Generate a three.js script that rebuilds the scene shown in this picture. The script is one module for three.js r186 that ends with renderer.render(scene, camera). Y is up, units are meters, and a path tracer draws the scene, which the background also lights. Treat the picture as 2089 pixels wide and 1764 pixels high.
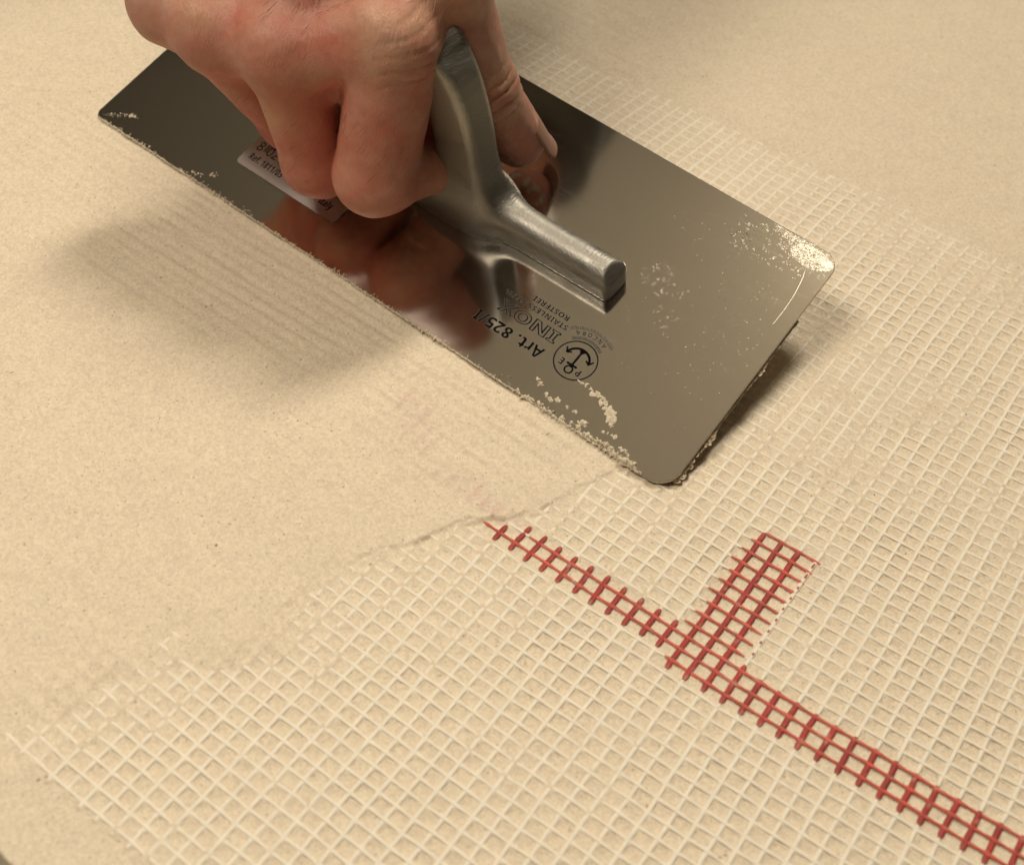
import * as THREE from 'three';
import { mergeGeometries } from 'three/addons/utils/BufferGeometryUtils.js';
import { RectAreaLightUniformsLib } from 'three/addons/lights/RectAreaLightUniformsLib.js';

// ------------------------------------------------------------------ camera, lamps, exposure
const V = (x, y, z) => new THREE.Vector3(x, y, z);
const scene = new THREE.Scene();
scene.background = new THREE.Color(0, 0, 0);
const camera = new THREE.PerspectiveCamera(37.82, 1024 / 864, 0.01, 20);
camera.up.set(-0.11399, 0.64975, -0.75155);
camera.position.set(0, 0.26564, 0.22966);
camera.lookAt(V(0, 0.26564, 0.22966).add(V(0, -0.75648, -0.65402)));
camera.focus = 0.362;
camera.userData.fStop = 15;
const renderer = new THREE.WebGLRenderer({ antialias: true });
renderer.setSize(1024, 864);
renderer.toneMapping = THREE.LinearToneMapping;
renderer.toneMappingExposure = 1.1;
renderer.shadowMap.enabled = true;
RectAreaLightUniformsLib.init();

const CENTRE = V(-0.01, 0.02, -0.05);
const LAMPS = {
  far: { at: V(0.6, 2.35, -1.54), size: 0.34, long: 0.72, along: V(0.77, 0, -0.64), power: 48, color: new THREE.Color(1, 0.905, 0.745) },
  left: { at: V(-0.31, 0.7, 0.07), size: 0.22, power: 15.2, color: new THREE.Color(1, 0.895, 0.73) },
};
const UPLIGHT = { at: V(-0.3, 0.42, -0.62), size: 0.35, power: 39, color: new THREE.Color(1, 0.92, 0.78) };

// ------------------------------------------------------------------ helpers
function hash(x, y, z) {
  let h = Math.imul(x | 0, 374761393) ^ Math.imul(y | 0, 668265263) ^ Math.imul(z | 0, 1274126177);
  h = Math.imul(h ^ (h >>> 13), 1274126177);
  return ((h ^ (h >>> 16)) >>> 0) / 4294967296;
}
const fade = (t) => t * t * (3 - 2 * t);
function noise3(x, y, z) {                                      // value noise, -1 .. 1
  const X = Math.floor(x), Y = Math.floor(y), Z = Math.floor(z), u = fade(x - X), v = fade(y - Y), w = fade(z - Z);
  const l = (a, b, t) => a + (b - a) * t;
  const c = (i, j, k) => hash(X + i, Y + j, Z + k);
  return 2 * l(l(l(c(0, 0, 0), c(1, 0, 0), u), l(c(0, 1, 0), c(1, 1, 0), u), v), l(l(c(0, 0, 1), c(1, 0, 1), u), l(c(0, 1, 1), c(1, 1, 1), u), v), w) - 1;
}
const noise2 = (x, y) => noise3(x, y, 7.5);
const fbm2 = (x, y) => noise2(x, y) * 0.55 + noise2(x * 2.1 + 9, y * 2.1) * 0.3 + noise2(x * 4.3, y * 4.3 + 5) * 0.15;
function rng(seed) { let s = seed >>> 0; return () => { s = (s + 0x6d2b79f5) | 0; let t = Math.imul(s ^ (s >>> 15), 1 | s); t = (t + Math.imul(t ^ (t >>> 7), 61 | t)) ^ t; return ((t ^ (t >>> 14)) >>> 0) / 4294967296; }; }
const sstep = (a, b, x) => { const t = Math.min(1, Math.max(0, (x - a) / (b - a))); return t * t * (3 - 2 * t); };
const clamp = (x, a, b) => Math.min(b, Math.max(a, x));
const mix = (a, b, t) => a + (b - a) * t;
const MM = 0.001;
const toMetres = (g, o) => { if (o) g.translate(-o.x, -o.y, -o.z); g.scale(MM, MM, MM); return g; };
function mesh(name, geometry, material, parent = scene) {
  const m = new THREE.Mesh(geometry, material); m.name = name; m.castShadow = m.receiveShadow = true; parent.add(m); return m;
}
function tag(o, label, category, extra) { o.userData = { ...(label && { label }), ...(category && { category }), ...extra }; return o; }
function thing(name, origin, label, category) {                 // origin in mm
  const g = new THREE.Group(); g.name = name; g.position.copy(origin).multiplyScalar(MM); scene.add(g); return tag(g, label, category);
}
function canvas(w, h, draw, srgb = true) {
  const c = document.createElement('canvas'); c.width = w; c.height = h; draw(c.getContext('2d'), w, h);
  const t = new THREE.CanvasTexture(c); if (srgb) t.colorSpace = THREE.SRGBColorSpace; t.wrapS = t.wrapT = THREE.ClampToEdgeWrapping; return t;
}
function dataTexture(n, f, srgb = false) {                       // tiling n x n, f(i, j) -> [r, g, b] 0..255
  const d = new Uint8Array(n * n * 4);
  for (let j = 0; j < n; j++) for (let i = 0; i < n; i++) { const c = f(i, j), o = (j * n + i) * 4; d[o] = c[0]; d[o + 1] = c[1]; d[o + 2] = c[2]; d[o + 3] = 255; }
  const t = new THREE.DataTexture(d, n, n); t.wrapS = t.wrapT = THREE.RepeatWrapping; t.magFilter = t.minFilter = THREE.LinearFilter; if (srgb) t.colorSpace = THREE.SRGBColorSpace; t.needsUpdate = true; return t;
}
function tileNoise(x, y, period, seed) {                         // periodic value noise, -1 .. 1
  const X = Math.floor(x), Y = Math.floor(y), u = fade(x - X), v = fade(y - Y), p = period;
  const c = (i, j) => hash((((X + i) % p) + p) % p, (((Y + j) % p) + p) % p, seed);
  return 2 * ((c(0, 0) * (1 - u) + c(1, 0) * u) * (1 - v) + (c(0, 1) * (1 - u) + c(1, 1) * u) * v) - 1;
}

// ------------------------------------------------------------------ the lattice of the mesh, in mm on the ground
const GX = V(0.86135, 0, 0.508), GY = V(0.508, 0, -0.86135), G0 = V(-6.22, 0, 36.93), PK = 5, PJ = 4.064;
const WARP = [[-0.102, -0.909], [-2.072, 1.835], [0.341, -0.268], [2.305, -1.139], [-0.662, -0.002], [0.297, 0.764], [0.011, 0.102], [-0.092, -0.717]];
function node(k, j) {
  const a = clamp(k, -14, 34) / 20, b = clamp(j, -30, 50) / 20, r = [1, a, b, a * a, a * b, b * b, b ** 3, a * b * b];
  let dx = 0, dz = 0; r.forEach((t, i) => { dx += t * WARP[i][0]; dz += t * WARP[i][1]; });
  dx += 0.35 * noise2(k * 0.31 + 3, j * 0.23) + 0.16 * noise2(k * 0.9, j * 0.8 + 30); dz += 0.35 * noise2(k * 0.27 + 50, j * 0.25) + 0.16 * noise2(k * 0.85 + 80, j * 0.9);
  return V(G0.x + k * PK * GX.x + j * PJ * GY.x + dx, 0, G0.z + k * PK * GX.z + j * PJ * GY.z + dz);
}
function lattice(x, z) {                                          // inverse, without the fine jitter
  let k = ((x - G0.x) * GX.x + (z - G0.z) * GX.z) / PK, j = ((x - G0.x) * GY.x + (z - G0.z) * GY.z) / PJ;
  for (let i = 0; i < 2; i++) { const p = node(k, j), ex = x - p.x, ez = z - p.z; k += (ex * GX.x + ez * GX.z) / PK; j += (ex * GY.x + ez * GY.z) / PJ; }
  return [k, j];
}

// ------------------------------------------------------------------ camera rays in mm (to know what the frame takes in)
const EYE = V(0, 265.64, 229.66), CR = V(0.99348, 0.07454, -0.08622), CU = V(-0.11399, 0.64975, -0.75155), CF = V(0, -0.75648, -0.65402);
const FPX = 2573.6;                                                // focal length in pixels of a 2088-wide frame
function pixelOf(x, y, z) { const dx = x - EYE.x, dy = y - EYE.y, dz = z - EYE.z, d = dx * CF.x + dy * CF.y + dz * CF.z; return [1044 + FPX * (dx * CR.x + dy * CR.y + dz * CR.z) / d, 882 - FPX * (dx * CU.x + dy * CU.y + dz * CU.z) / d]; }

// ------------------------------------------------------------------ plaster: how deep the mesh lies in it
// ground points (mm) -> 0 mesh stands clear .. 1 mesh under the coat
const COVER = [[-150, -60, 1], [-100, 20, 1], [-120, 70, 1], [-60, 40, 1], [-30, 20, 1], [10, 12, 1], [-72, 68, 0.95], [-92, 62, 1],
  [-60, 92, 0.03], [-70, 90, 0.15], [-80, 93, 0.25], [-90, 102, 0.25], [-98, 109, 0.5], [-104, 116, 0.7], [-90, 112, 0.05], [-80, 110, 0.03], [-80, 118, 0.05], [-62, 112, 0.02], [-45, 92, 0.02], [-28, 70, 0.1], [-15, 52, 0.15], [-40, 72, 0.2], [-25, 85, 0.05], [0, 45, 0.2], [15, 36, 0.2],
  [30, 30, 0.1], [60, 40, 0], [20, 70, 0], [-20, 110, 0], [60, 100, 0], [110, 90, 0], [110, 30, 0], [150, -20, 0], [115, -10, 0.02], [170, -60, 0.05], [70, 10, 0.1], [60, -10, 0.2],
  [100, -40, 0.5], [92, -30, 0.65], [84, -18, 0.5], [106, -48, 0.35], [113, -36, 0.45], [120, -50, 0.1], [130, -80, 0.1], [110, -90, 0.05], [150, -90, 0.25], [165, -95, 0.6], [180, -90, 0.75],
  [85, -105, 0.15], [70, -115, 0.6], [100, -125, 0.12], [85, -128, 0.25], [60, -130, 0.55], [40, -140, 0.62], [20, -150, 0.65], [0, -165, 0.68], [75, -145, 0.55], [110, -140, 0.5], [140, -122, 0.45], [165, -112, 0.8],
  [45, -168, 0.66], [20, -185, 0.7], [0, -205, 0.75], [75, -165, 0.72], [110, -155, 0.75], [60, -180, 0.85], [30, -205, 0.85], [10, -225, 0.9], [130, -150, 1], [90, -180, 1], [160, -140, 1], [60, -210, 1], [200, -120, 1], [190, -250, 1], [100, -250, 1], [0, -260, 1], [-60, -200, 1],
  [-130, -140, 0.85], [-150, -165, 0.85], [-170, -180, 1], [-200, -120, 1], [-110, -190, 0.85]];
// the ragged front of the smooth coat (mm), from the trowel's corner leftwards; the coat lies on its far side
const FRONT = [[52, 1], [44, 4], [36.5, 7.6], [29, 9], [19, 18], [11, 26], [4.6, 29], [-3, 31], [-9, 32.5], [-15, 35.5], [-21, 41], [-30, 44], [-40, 51], [-47, 58], [-52, 67], [-50, 76], [-58, 81], [-66, 79], [-75, 78], [-86, 88], [-97, 99], [-112, 110], [-140, 120]];
function frontDistance(x, z) {                                    // signed: positive on the coat
  let best = 1e9, sign = 1, at = 0;
  for (let i = 0; i < FRONT.length - 1; i++) {
    const [ax, az] = FRONT[i], [bx, bz] = FRONT[i + 1], ux = bx - ax, uz = bz - az, t = clamp(((x - ax) * ux + (z - az) * uz) / (ux * ux + uz * uz), 0, 1), dx = x - ax - t * ux, dz = z - az - t * uz, d = dx * dx + dz * dz;
    if (d < best) { best = d; sign = ux * dz - uz * dx > 0 ? 1 : -1; at = i + t; }
  }
  return [Math.sqrt(best) * sign, at];
}
const BL = V(-152.93, 1.2, -118.74), BR = V(43.27, 1.2, 15.92), FR = V(90.79, 25, -59.09), FL = V(-101.6, 29.5, -195.1);
function coverAt(x, z) {
  let s = 0, w = 0;
  for (const [cx, cz, c] of COVER) { const d2 = (x - cx) ** 2 + (z - cz) ** 2 + 4, q = 1 / (d2 * Math.sqrt(d2)); s += c * q; w += q; }
  let c = s / w;
  const [k, j] = lattice(x, z), top = sstep(31, 35, j) * sstep(-34, -28, k);
  if (top > 0) {
    const end = 51 + 0.8 * noise2(k * 0.2, 5) - 0.8 * sstep(4, 12, k), open = mix(0.5, 0.1, sstep(-0.9, 0.9, k + 0.5 * noise2(j * 0.5, 2))) + 0.22 * sstep(41, 46, j) * sstep(1, 9, k);
    c = mix(c, Math.max(open, sstep(end - 5, end + 1, j) * 0.9 + 0.1 * sstep(end - 1, end, j)), top);
  }
  c += 0.1 * fbm2(x * 0.11 + 4, z * 0.11) * sstep(0, 0.25, c) * (1 - 0.5 * top);
  return c;
}
const EDGE_L = BR.clone().sub(BL).setY(0).normalize(), EDGE_N = V(-EDGE_L.z, 0, EDGE_L.x);     // along the trowel's near edge, and away from it
const CRACK = [[-146, -143], [-152, -137.5], [-161, -132], [-170, -131], [-182, -131], [-195, -129.5], [-215, -128]];
function plasterHeight(x, z) {
  const [fd, fa] = frontDistance(x, z), [k, j] = lattice(x, z), c = Math.max(coverAt(x, z), sstep(5, 22, fd) * sstep(34, 29, j) * sstep(46, 38, x));
  let h = mix(-0.26, 0.62, clamp(c, 0, 1.05));                     // thread tops stand at about +0.3
  const sharp = fa < 13 ? sstep(13, 9, fa) : 0;                     // the front is a ridge near the trowel and fades to the left
  const rag = 1.5 * noise2(x * 0.36, z * 0.36) + 0.9 * noise2(x * 0.8 + 20, z * 0.8);
  if (Math.abs(fd) < 60) {
    const inside = sstep(49, 42, x), on = sstep(-0.6, 0.5, fd + rag) * inside;
    const soft = sstep(-7, 9, fd + 3 * noise2(x * 0.13, z * 0.13 + 9)) * inside;
    const on2 = mix(soft, on, sharp * 0.85);
    if (fd > -25 && z < 118) h = Math.max(h, mix(mix(-0.26, 0.15, clamp(c, 0, 1)), 0.72, on2)) * (fd > -8 || c > 0.3 ? 1 : 1);
    h += inside * sharp * 0.65 * Math.exp(-(((fd + rag - 0.5) / 0.6) ** 2)) * sstep(0, 0.5, noise2(x * 0.3, z * 0.3 + 3));
  }
  const ck = Math.abs(k - Math.round(k)) * PK, cj = Math.abs(j - Math.round(j)) * PJ;
  const open = sstep(0.62, 0.2, c), red = k > -1.2 && ((j > (k > 11.6 ? -0.7 : 0.3) && j < 2.7) || (k > 11.3 && k < 15.2 && j > 0 && j < 12.3)) ? 1 : 0;
  if (j > -27.4) h += open * (0.31 * Math.exp(-((ck / 0.85) ** 3)) + 0.29 * Math.exp(-((cj / 0.72) ** 3)) + (red ? 0.04 : 0.13) * Math.exp(-((ck / 1.6) ** 2) - ((cj / 1.4) ** 2)) - red * open * 0.08 - 0.26 * Math.exp(-((ck / 0.85) ** 3) - ((cj / 0.72) ** 3)) + 0.09 * noise2(Math.floor(k) * 7.3, Math.floor(j) * 3.1) * (1 - Math.exp(-((ck / 0.9) ** 2)) ) + 0.05 * noise2(x * 0.22, z * 0.22));
  // the mesh telegraphs through the wet coat next to the trowel
  const en = (x - BL.x) * EDGE_N.x + (z - BL.z) * EDGE_N.z, el = (x - BL.x) * EDGE_L.x + (z - BL.z) * EDGE_L.z;
  const tele = sstep(75, 8, Math.abs(en - 12)) * sstep(-70, 10, el) * sstep(255, 215, el) * sstep(0.5, 0.9, c);
  h += tele * (0.26 * Math.cos(j * 2 * Math.PI) + 0.03 * Math.cos(k * 2 * Math.PI)) * (0.65 + 0.6 * noise2(k * 0.5, j * 0.35));
  h += tele * 0.3 * noise2(el * 0.05, en * 0.8) + sstep(0.6, 0.9, c) * (0.17 * noise2(el * 0.022 + 0.004 * en, en * 0.32 + 1.5 * noise2(el * 0.01, en * 0.02)) + 0.05 * noise2(el * 0.05 + 7, en * 0.8));
  // a ragged bead along the trowel's edge
  if (el > -2 && el < 236 && en > -3 && en < 5) h += 0.5 * Math.exp(-(((en - 0.4) / 0.8) ** 2)) * sstep(-0.3, 0.7, noise2(el * 0.3, 3) + 0.6 * noise2(el * 0.9, 9));
  // a bead left between two strokes, top left
  let cd = 1e9; for (let i = 0; i < CRACK.length - 1; i++) { const [ax, az] = CRACK[i], [bx, bz] = CRACK[i + 1], ux = bx - ax, uz = bz - az, t = clamp(((x - ax) * ux + (z - az) * uz) / (ux * ux + uz * uz), 0, 1), d = (x - ax - t * ux) * uz - (z - az - t * uz) * ux, e = Math.hypot(x - ax - t * ux, z - az - t * uz); if (e < Math.abs(cd)) cd = Math.sign(d) * e; }
  cd += 0.8 * noise2(x * 0.2, z * 0.2);
  h += 0.5 * Math.exp(-(((cd - 0.8) / 0.8) ** 2)) * (0.7 + 0.4 * noise2(x * 0.15, 4)) + (Math.abs(cd) < 14 ? 0.5 * sstep(-1, 1, cd) * sstep(14, 5, Math.abs(cd)) : 0);
  h += 0.10 * fbm2(x * 0.05, z * 0.05) + 0.045 * noise2(x * 0.55, z * 0.55) * (0.4 + 0.6 * open) + 0.03 * noise2(x * 1.25, z * 1.25);
  const pits = noise2(x * 0.8 + 40, z * 0.8); if (pits > 0.72) h -= 0.5 * (pits - 0.72) * 2; const bits = noise2(x * 0.75 + 80, z * 0.75 + 11); if (bits > 0.8) h += 0.5 * (bits - 0.8) * 2;
  // far right: a second coat with its own soft lip
  const lip = (x - 118) * 0.55 + (z + 236) * 0.83 + 4 * noise2(x * 0.05, z * 0.05);
  h += 0.22 * sstep(70, 110, x) * sstep(3, -3, lip + 12 * noise2(x * 0.03 + 9, 2));
  // the panel's corner, bottom left
  const corner = (x + 92) * -0.55 + (z - 135.2) * 0.83; if (z > 120 && x < -70) h -= 14 * sstep(0, 3.2, corner + 0.5 * noise2(x * 0.4, z * 0.4));
  return h;
}

// ------------------------------------------------------------------ materials
const grain = dataTexture(1024, (i, j) => {
  const a = tileNoise(i / 2, j / 2, 512, 1), b = tileNoise(i / 4, j / 4, 256, 2), c = tileNoise(i / 16, j / 16, 64, 3), d = tileNoise(i / 64, j / 64, 16, 4);
  const v = 128 + 30 * a + 48 * b + 12 * c + 4 * d; return [v, v, v];
});
const fleck = dataTexture(1024, (i, j) => {
  const a = tileNoise(i / 2, j / 2, 512, 11), b = tileNoise(i / 5, j / 5, 205, 12) , c = tileNoise(i / 32, j / 32, 32, 13);
  let r = 229, g = 213, bl = 188; const t = 9 * a + 8 * b + 2 * c;
  r += t; g += t; bl += t * 0.9;
  const s = tileNoise(i / 3.2, j / 3.2, 320, 15); if (s > 0.84) { const q = (s - 0.84) * 6.2; r -= 96 * q; g -= 96 * q; bl -= 88 * q; }
  const o = tileNoise(i / 4, j / 4, 256, 16); if (o > 0.93) { r -= 2; g -= 12; bl -= 26; }
  return [clamp(r, 0, 255), clamp(g, 0, 255), clamp(bl, 0, 255)];
}, true);
const M = {
  plaster: new THREE.MeshStandardMaterial({ color: 0xffffff, vertexColors: true, map: fleck, bumpMap: grain, bumpScale: 0.00026, roughness: 0.75 }),
  panel: new THREE.MeshStandardMaterial({ color: new THREE.Color(0.55, 0.46, 0.35), roughness: 0.95 }),
  table: new THREE.MeshStandardMaterial({ color: new THREE.Color(0.06, 0.055, 0.05), roughness: 0.8 }),
  thread: new THREE.MeshStandardMaterial({ vertexColors: true, roughness: 0.55 }),
  redThread: new THREE.MeshStandardMaterial({ vertexColors: true, roughness: 0.6 }),
};

// ------------------------------------------------------------------ plaster surface
const RED_STAIN = [];
{
  const s = [[[-44, 6], [-38, 10], [0.9]], [[-47, 16], [-41, 12], [0.6]]];
  RED_STAIN.push(...s);
}
function stain(x, z) {                                             // red dye dragged through the wet coat over the buried stripe
  const [k, j] = lattice(x, z);
  const along = sstep(-5.2, -4, k) * sstep(2.4, 0.8, k) * sstep(1.2, 1.9, j) * sstep(3.8, 2.9, j), tee = sstep(-9.8, -8.8, k) * sstep(-4.6, -5.4, k) * sstep(1.2, 3, j) * sstep(8, 5.6, j);
  const streak = Math.max(0, 0.5 + 0.7 * noise2(k * 0.7, j * 0.5) + 0.6 * noise2(x * 0.8, z * 0.8) + 0.3 * noise2(x * 1.6, z * 1.6)), lines = 0.25 + 0.75 * Math.exp(-(((k * 1.25 - Math.round(k * 1.25)) * 4 / 0.9) ** 2));
  return clamp(Math.max(along * 0.9, tee) * streak * lines * 0.85, 0, 1);
}
{
  const X0 = -262, X1 = 262, Z0 = -330, Z1 = 160, STEP = 0.62, nx = Math.round((X1 - X0) / STEP), nz = Math.round((Z1 - Z0) / STEP);
  const id = new Int32Array((nx + 1) * (nz + 1)).fill(-1), pos = [], uv = [], col = [], idx = [];
  const keep = (x, z) => { const [px, py] = pixelOf(x, 0, z); return px > -110 && px < 2200 && py > -110 && py < 1880; };
  const keepRow = new Uint8Array((nx + 1) * (nz + 1));
  for (let j = 0; j <= nz; j++) for (let i = 0; i <= nx; i++) if (keep(X0 + i * STEP, Z0 + j * STEP)) keepRow[j * (nx + 1) + i] = 1;
  const under = (x, z) => {                                        // well under the blade nothing can be seen: leave the sheet coarse-free there
    return false;
  };
  const vert = (i, j) => {
    const n = j * (nx + 1) + i; if (id[n] >= 0) return id[n];
    const x = X0 + i * STEP, z = Z0 + j * STEP; pos.push(x, plasterHeight(x, z), z); uv.push(x / 150, z / 150);
    const st = x > -110 && x < 20 && z > -45 && z < 50 ? stain(x, z) : 0, m = 1 + 0.012 * fbm2(x * 0.03 + 7, z * 0.03) + 0.025 * noise2(x * 0.7, z * 0.7);
    col.push(m * mix(1, 0.88, st), m * mix(1, 0.74, st), m * mix(1, 0.82, st)); return (id[n] = pos.length / 3 - 1);
  };
  for (let j = 0; j < nz; j++) for (let i = 0; i < nx; i++) {
    const n = j * (nx + 1) + i; if (!(keepRow[n] && keepRow[n + 1] && keepRow[n + nx + 1] && keepRow[n + nx + 2])) continue;
    const a = vert(i, j), b = vert(i + 1, j), c = vert(i + 1, j + 1), d = vert(i, j + 1); idx.push(a, d, b, b, d, c);
  }
  const g = new THREE.BufferGeometry(); g.setAttribute('position', new THREE.Float32BufferAttribute(pos, 3)); g.setAttribute('uv', new THREE.Float32BufferAttribute(uv, 2)); g.setAttribute('color', new THREE.Float32BufferAttribute(col, 3)); g.setIndex(idx); g.computeVertexNormals();
  const s = mesh('plaster_surface', toMetres(g), M.plaster); tag(s, 'fresh sand coloured base coat plaster, smooth on the left and open over the mesh', null, { kind: 'structure' });
  const sh = new THREE.Shape([[-92, -140], [-84, -135.5], [700, 420], [700, 900], [-700, 900], [-700, 270]].map(([x, y]) => new THREE.Vector2(x, y)));
  const pg = new THREE.ExtrudeGeometry(sh, { depth: 14, bevelEnabled: false }); pg.rotateX(-Math.PI / 2); pg.translate(0, -17, 0);
  tag(mesh('plaster_panel', toMetres(pg), M.panel), 'thick panel carrying the plaster', null, { kind: 'structure' });
  const tg = new THREE.BoxGeometry(2400, 30, 2000); tg.translate(0, -33, 0);
  tag(mesh('table_top', toMetres(tg), M.table), 'dark table top showing past the panel corner', null, { kind: 'structure' });
}

// ------------------------------------------------------------------ fibreglass mesh: every thread a part
{
  const net = thing('reinforcing_mesh', V(0, 0, 0), 'cream fibreglass mesh with a printed red T mark, bedded in the fresh plaster', 'mesh');
  const warpY = (k, j) => 0.08 + 0.05 * noise2(k * 3.3, j * 0.4), weftY = (k, j) => 0.11 + 0.075 * Math.cos(Math.PI * k) + 0.05 * noise2(k * 0.7, j * 5.1);
  function thread(points, w, h, sides = 6, bead, tint) {                  // a flattened yarn swept along points
    const n = points.length, pos = [], nor = [], idx = [], col = [], t = V(), side = V(), up = V(0, 1, 0), v = V();
    for (let i = 0; i < n; i++) {
      t.subVectors(points[Math.min(n - 1, i + 1)], points[Math.max(0, i - 1)]).normalize(); side.crossVectors(t, up).normalize(); v.crossVectors(side, t);
      const q = (i === 0 || i === n - 1 ? 0.55 : 1) * (bead ? bead(i) : 1);
      for (let s = 0; s < sides; s++) {
        const a = (s / sides) * 2 * Math.PI, c = Math.cos(a), d = Math.sin(a), p = points[i];
        pos.push(p.x + side.x * c * w * q + v.x * d * h * q, p.y + side.y * c * w * q + v.y * d * h * q, p.z + side.z * c * w * q + v.z * d * h * q);
        const m = V().addScaledVector(side, c / w).addScaledVector(v, d / h).normalize(); nor.push(m.x, m.y, m.z); const T = tint(i, a, p); col.push(T[0], T[1], T[2]);
      }
    }
    for (let i = 0; i < n - 1; i++) for (let s = 0; s < sides; s++) { const a = i * sides + s, b = i * sides + (s + 1) % sides; idx.push(a, a + sides, b, b, a + sides, b + sides); }
    for (let s = 1; s < sides - 1; s++) { idx.push(0, s, s + 1); const e = (n - 1) * sides; idx.push(e, e + s + 1, e + s); }
    const g = new THREE.BufferGeometry(); g.setAttribute('position', new THREE.Float32BufferAttribute(pos, 3)); g.setAttribute('normal', new THREE.Float32BufferAttribute(nor, 3)); g.setAttribute('color', new THREE.Float32BufferAttribute(col, 3)); g.setIndex(idx); return toMetres(g);
  }
  // yarn colour: cream glass with films of plaster; the print is uneven dye, thin where it ends and dusted with plaster
  const cream = (i, a, p) => { const q = 1 + 0.06 * noise2(p.x * 0.5, p.z * 0.5) + 0.05 * noise2(p.x * 1.6 + a, p.z * 1.6), f = 0.5 + 0.5 * noise2(p.x * 0.21 + 30, p.z * 0.21); return [0.9 * q, mix(0.83, 0.8, f) * q, mix(0.7, 0.65, f) * q]; };
  const dyed = (isWarp, n) => (i, a, p) => { const u = noise3(p.x * 0.9, a * 0.8, p.z * 0.9), v = noise3(p.x * 0.3 + 9, 2, p.z * 0.3), dust = sstep(0.35, 0.8, noise3(p.x * 0.7, a, p.z * 0.7 + 20)) * 0.4 + 0.35 * sstep(1.5, 0, Math.min(i, n - 1 - i)) * (0.5 + 0.5 * u), r = isWarp ? [0.37, 0.03, 0.022] : [0.6, 0.1, 0.065], s = 1 + 0.22 * u + 0.2 * v, C = [0.8, 0.62, 0.48]; return [0, 1, 2].map((c) => mix(r[c] * s, C[c], clamp(dust * (isWarp ? 0.7 : 0.8), 0, 0.9))); };
  const shown = (p) => { const [px, py] = pixelOf(p.x, 0, p.z); return px > -90 && px < 2180 && py > -60 && py < 1860; };
  const out = (p) => shown(p) && plasterHeight(p.x, p.z) < 0.62 && !underBlade(p) && !drowned(p);
  const drowned = (p) => { const el = (p.x - BL.x) * EDGE_L.x + (p.z - BL.z) * EDGE_L.z, en = (p.x - BL.x) * EDGE_N.x + (p.z - BL.z) * EDGE_N.z; return el < 190 && en > -75 && p.z < 40 && frontDistance(p.x, p.z)[0] > 4; };
  function underBlade(p) { const el = (p.x - BL.x) * EDGE_L.x + (p.z - BL.z) * EDGE_L.z, en = -((p.x - BL.x) * EDGE_N.x + (p.z - BL.z) * EDGE_N.z); return el > 0 && el < 225 && en > 6 && en < 78; }
  const RED_A = (k) => k === -1 ? [0.85, 1.35] : k === 0 ? [0.3, 1.3] : k === 1 ? [0.25, 1.75] : k < 12 ? [0.24 + 0.08 * noise2(k * 3.1, 1), 2.7 + 0.1 * noise2(k * 2.3, 5)] : k <= 14 ? [-0.68, 12] : k === 15 ? [-0.66, 2.5] : [-0.66 + 0.07 * noise2(k * 1.9, 2), 2.2];
  const RED_B = (j) => j === 0 ? [11.6, 60] : j === 1 ? [-0.6, 60] : j === 2 ? [2.3, 60] : j >= 3 && j <= 12 ? [j < 12 ? 11.3 + 0.15 * (j % 3) : 12, 14.55 + 0.06 * j] : null;
  let red = 0; const allPlain = [];
  function strand(fixed, isWarp, from, to) {
    const SUB = 4, at = (t) => { const p = isWarp ? node(fixed, t) : node(t, fixed); p.y = isWarp ? warpY(fixed, t) : weftY(t, fixed); return p; };
    const r = isWarp ? (fixed >= -1 ? RED_A(fixed) : null) : RED_B(fixed);
    const cuts = [from, to]; if (r) for (const e of r) if (e > from && e < to) cuts.push(e);
    cuts.sort((a, b) => a - b); const plains = [], reds = [];
    for (let c = 0; c < cuts.length - 1; c++) {
      const a = cuts[c], b = cuts[c + 1], isRed = r && (a + b) / 2 > r[0] && (a + b) / 2 < r[1];
      let run = [], ts = [];
      const flush = () => {
        if (run.length > 3) {
          const first = ts[0], bead = isWarp ? (i) => 1 + 0.1 * noise2(fixed * 5.7, (first + i / SUB) * 1.7) : (i) => 1 + 0.22 * Math.cos(2 * Math.PI * (first + i / SUB) - 0.5) + 0.12 * noise2((first + i / SUB) * 1.9, fixed * 4.1);
          const tint = isRed ? dyed(isWarp, run.length) : cream, g = isWarp ? thread(run, isRed ? 0.74 : 0.57, 0.25, 8, bead, tint) : thread(run, isRed ? 0.47 : 0.46, 0.23, 8, bead, tint);
          (isRed ? reds : plains).push(g);
        }
        run = []; ts = [];
      };
      const n = Math.max(2, Math.ceil((b - a) * SUB));
      for (let i = 0; i <= n; i++) { const t = a + (b - a) * i / n, p = at(t); if (isRed) p.y += 0.12; if (out(p)) { run.push(p); ts.push(t); } else { if (run.length > 5) flush(); else { run = []; ts = []; } } }
      flush();
    }
    allPlain.push(...plains); for (const g of reds) { mesh('red_thread', g, M.redThread, net); red++; }
  }
  for (let k = -34; k <= 62; k++) strand(k, true, -27.35, 52.2 + 0.4 * noise2(k * 1.7, 3));
  for (let j = -27; j <= 52; j++) strand(j, false, -40, 62);
  allPlain.sort((a, b) => b.attributes.position.count - a.attributes.position.count);
  for (const g of allPlain.slice(0, 295)) mesh('thread', g, M.thread, net);
  if (allPlain.length > 295) tag(mesh('thread_ends', mergeGeometries(allPlain.slice(295)), M.thread, net), null, null, { kind: 'stuff' });
  const plain = allPlain.length;
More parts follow.
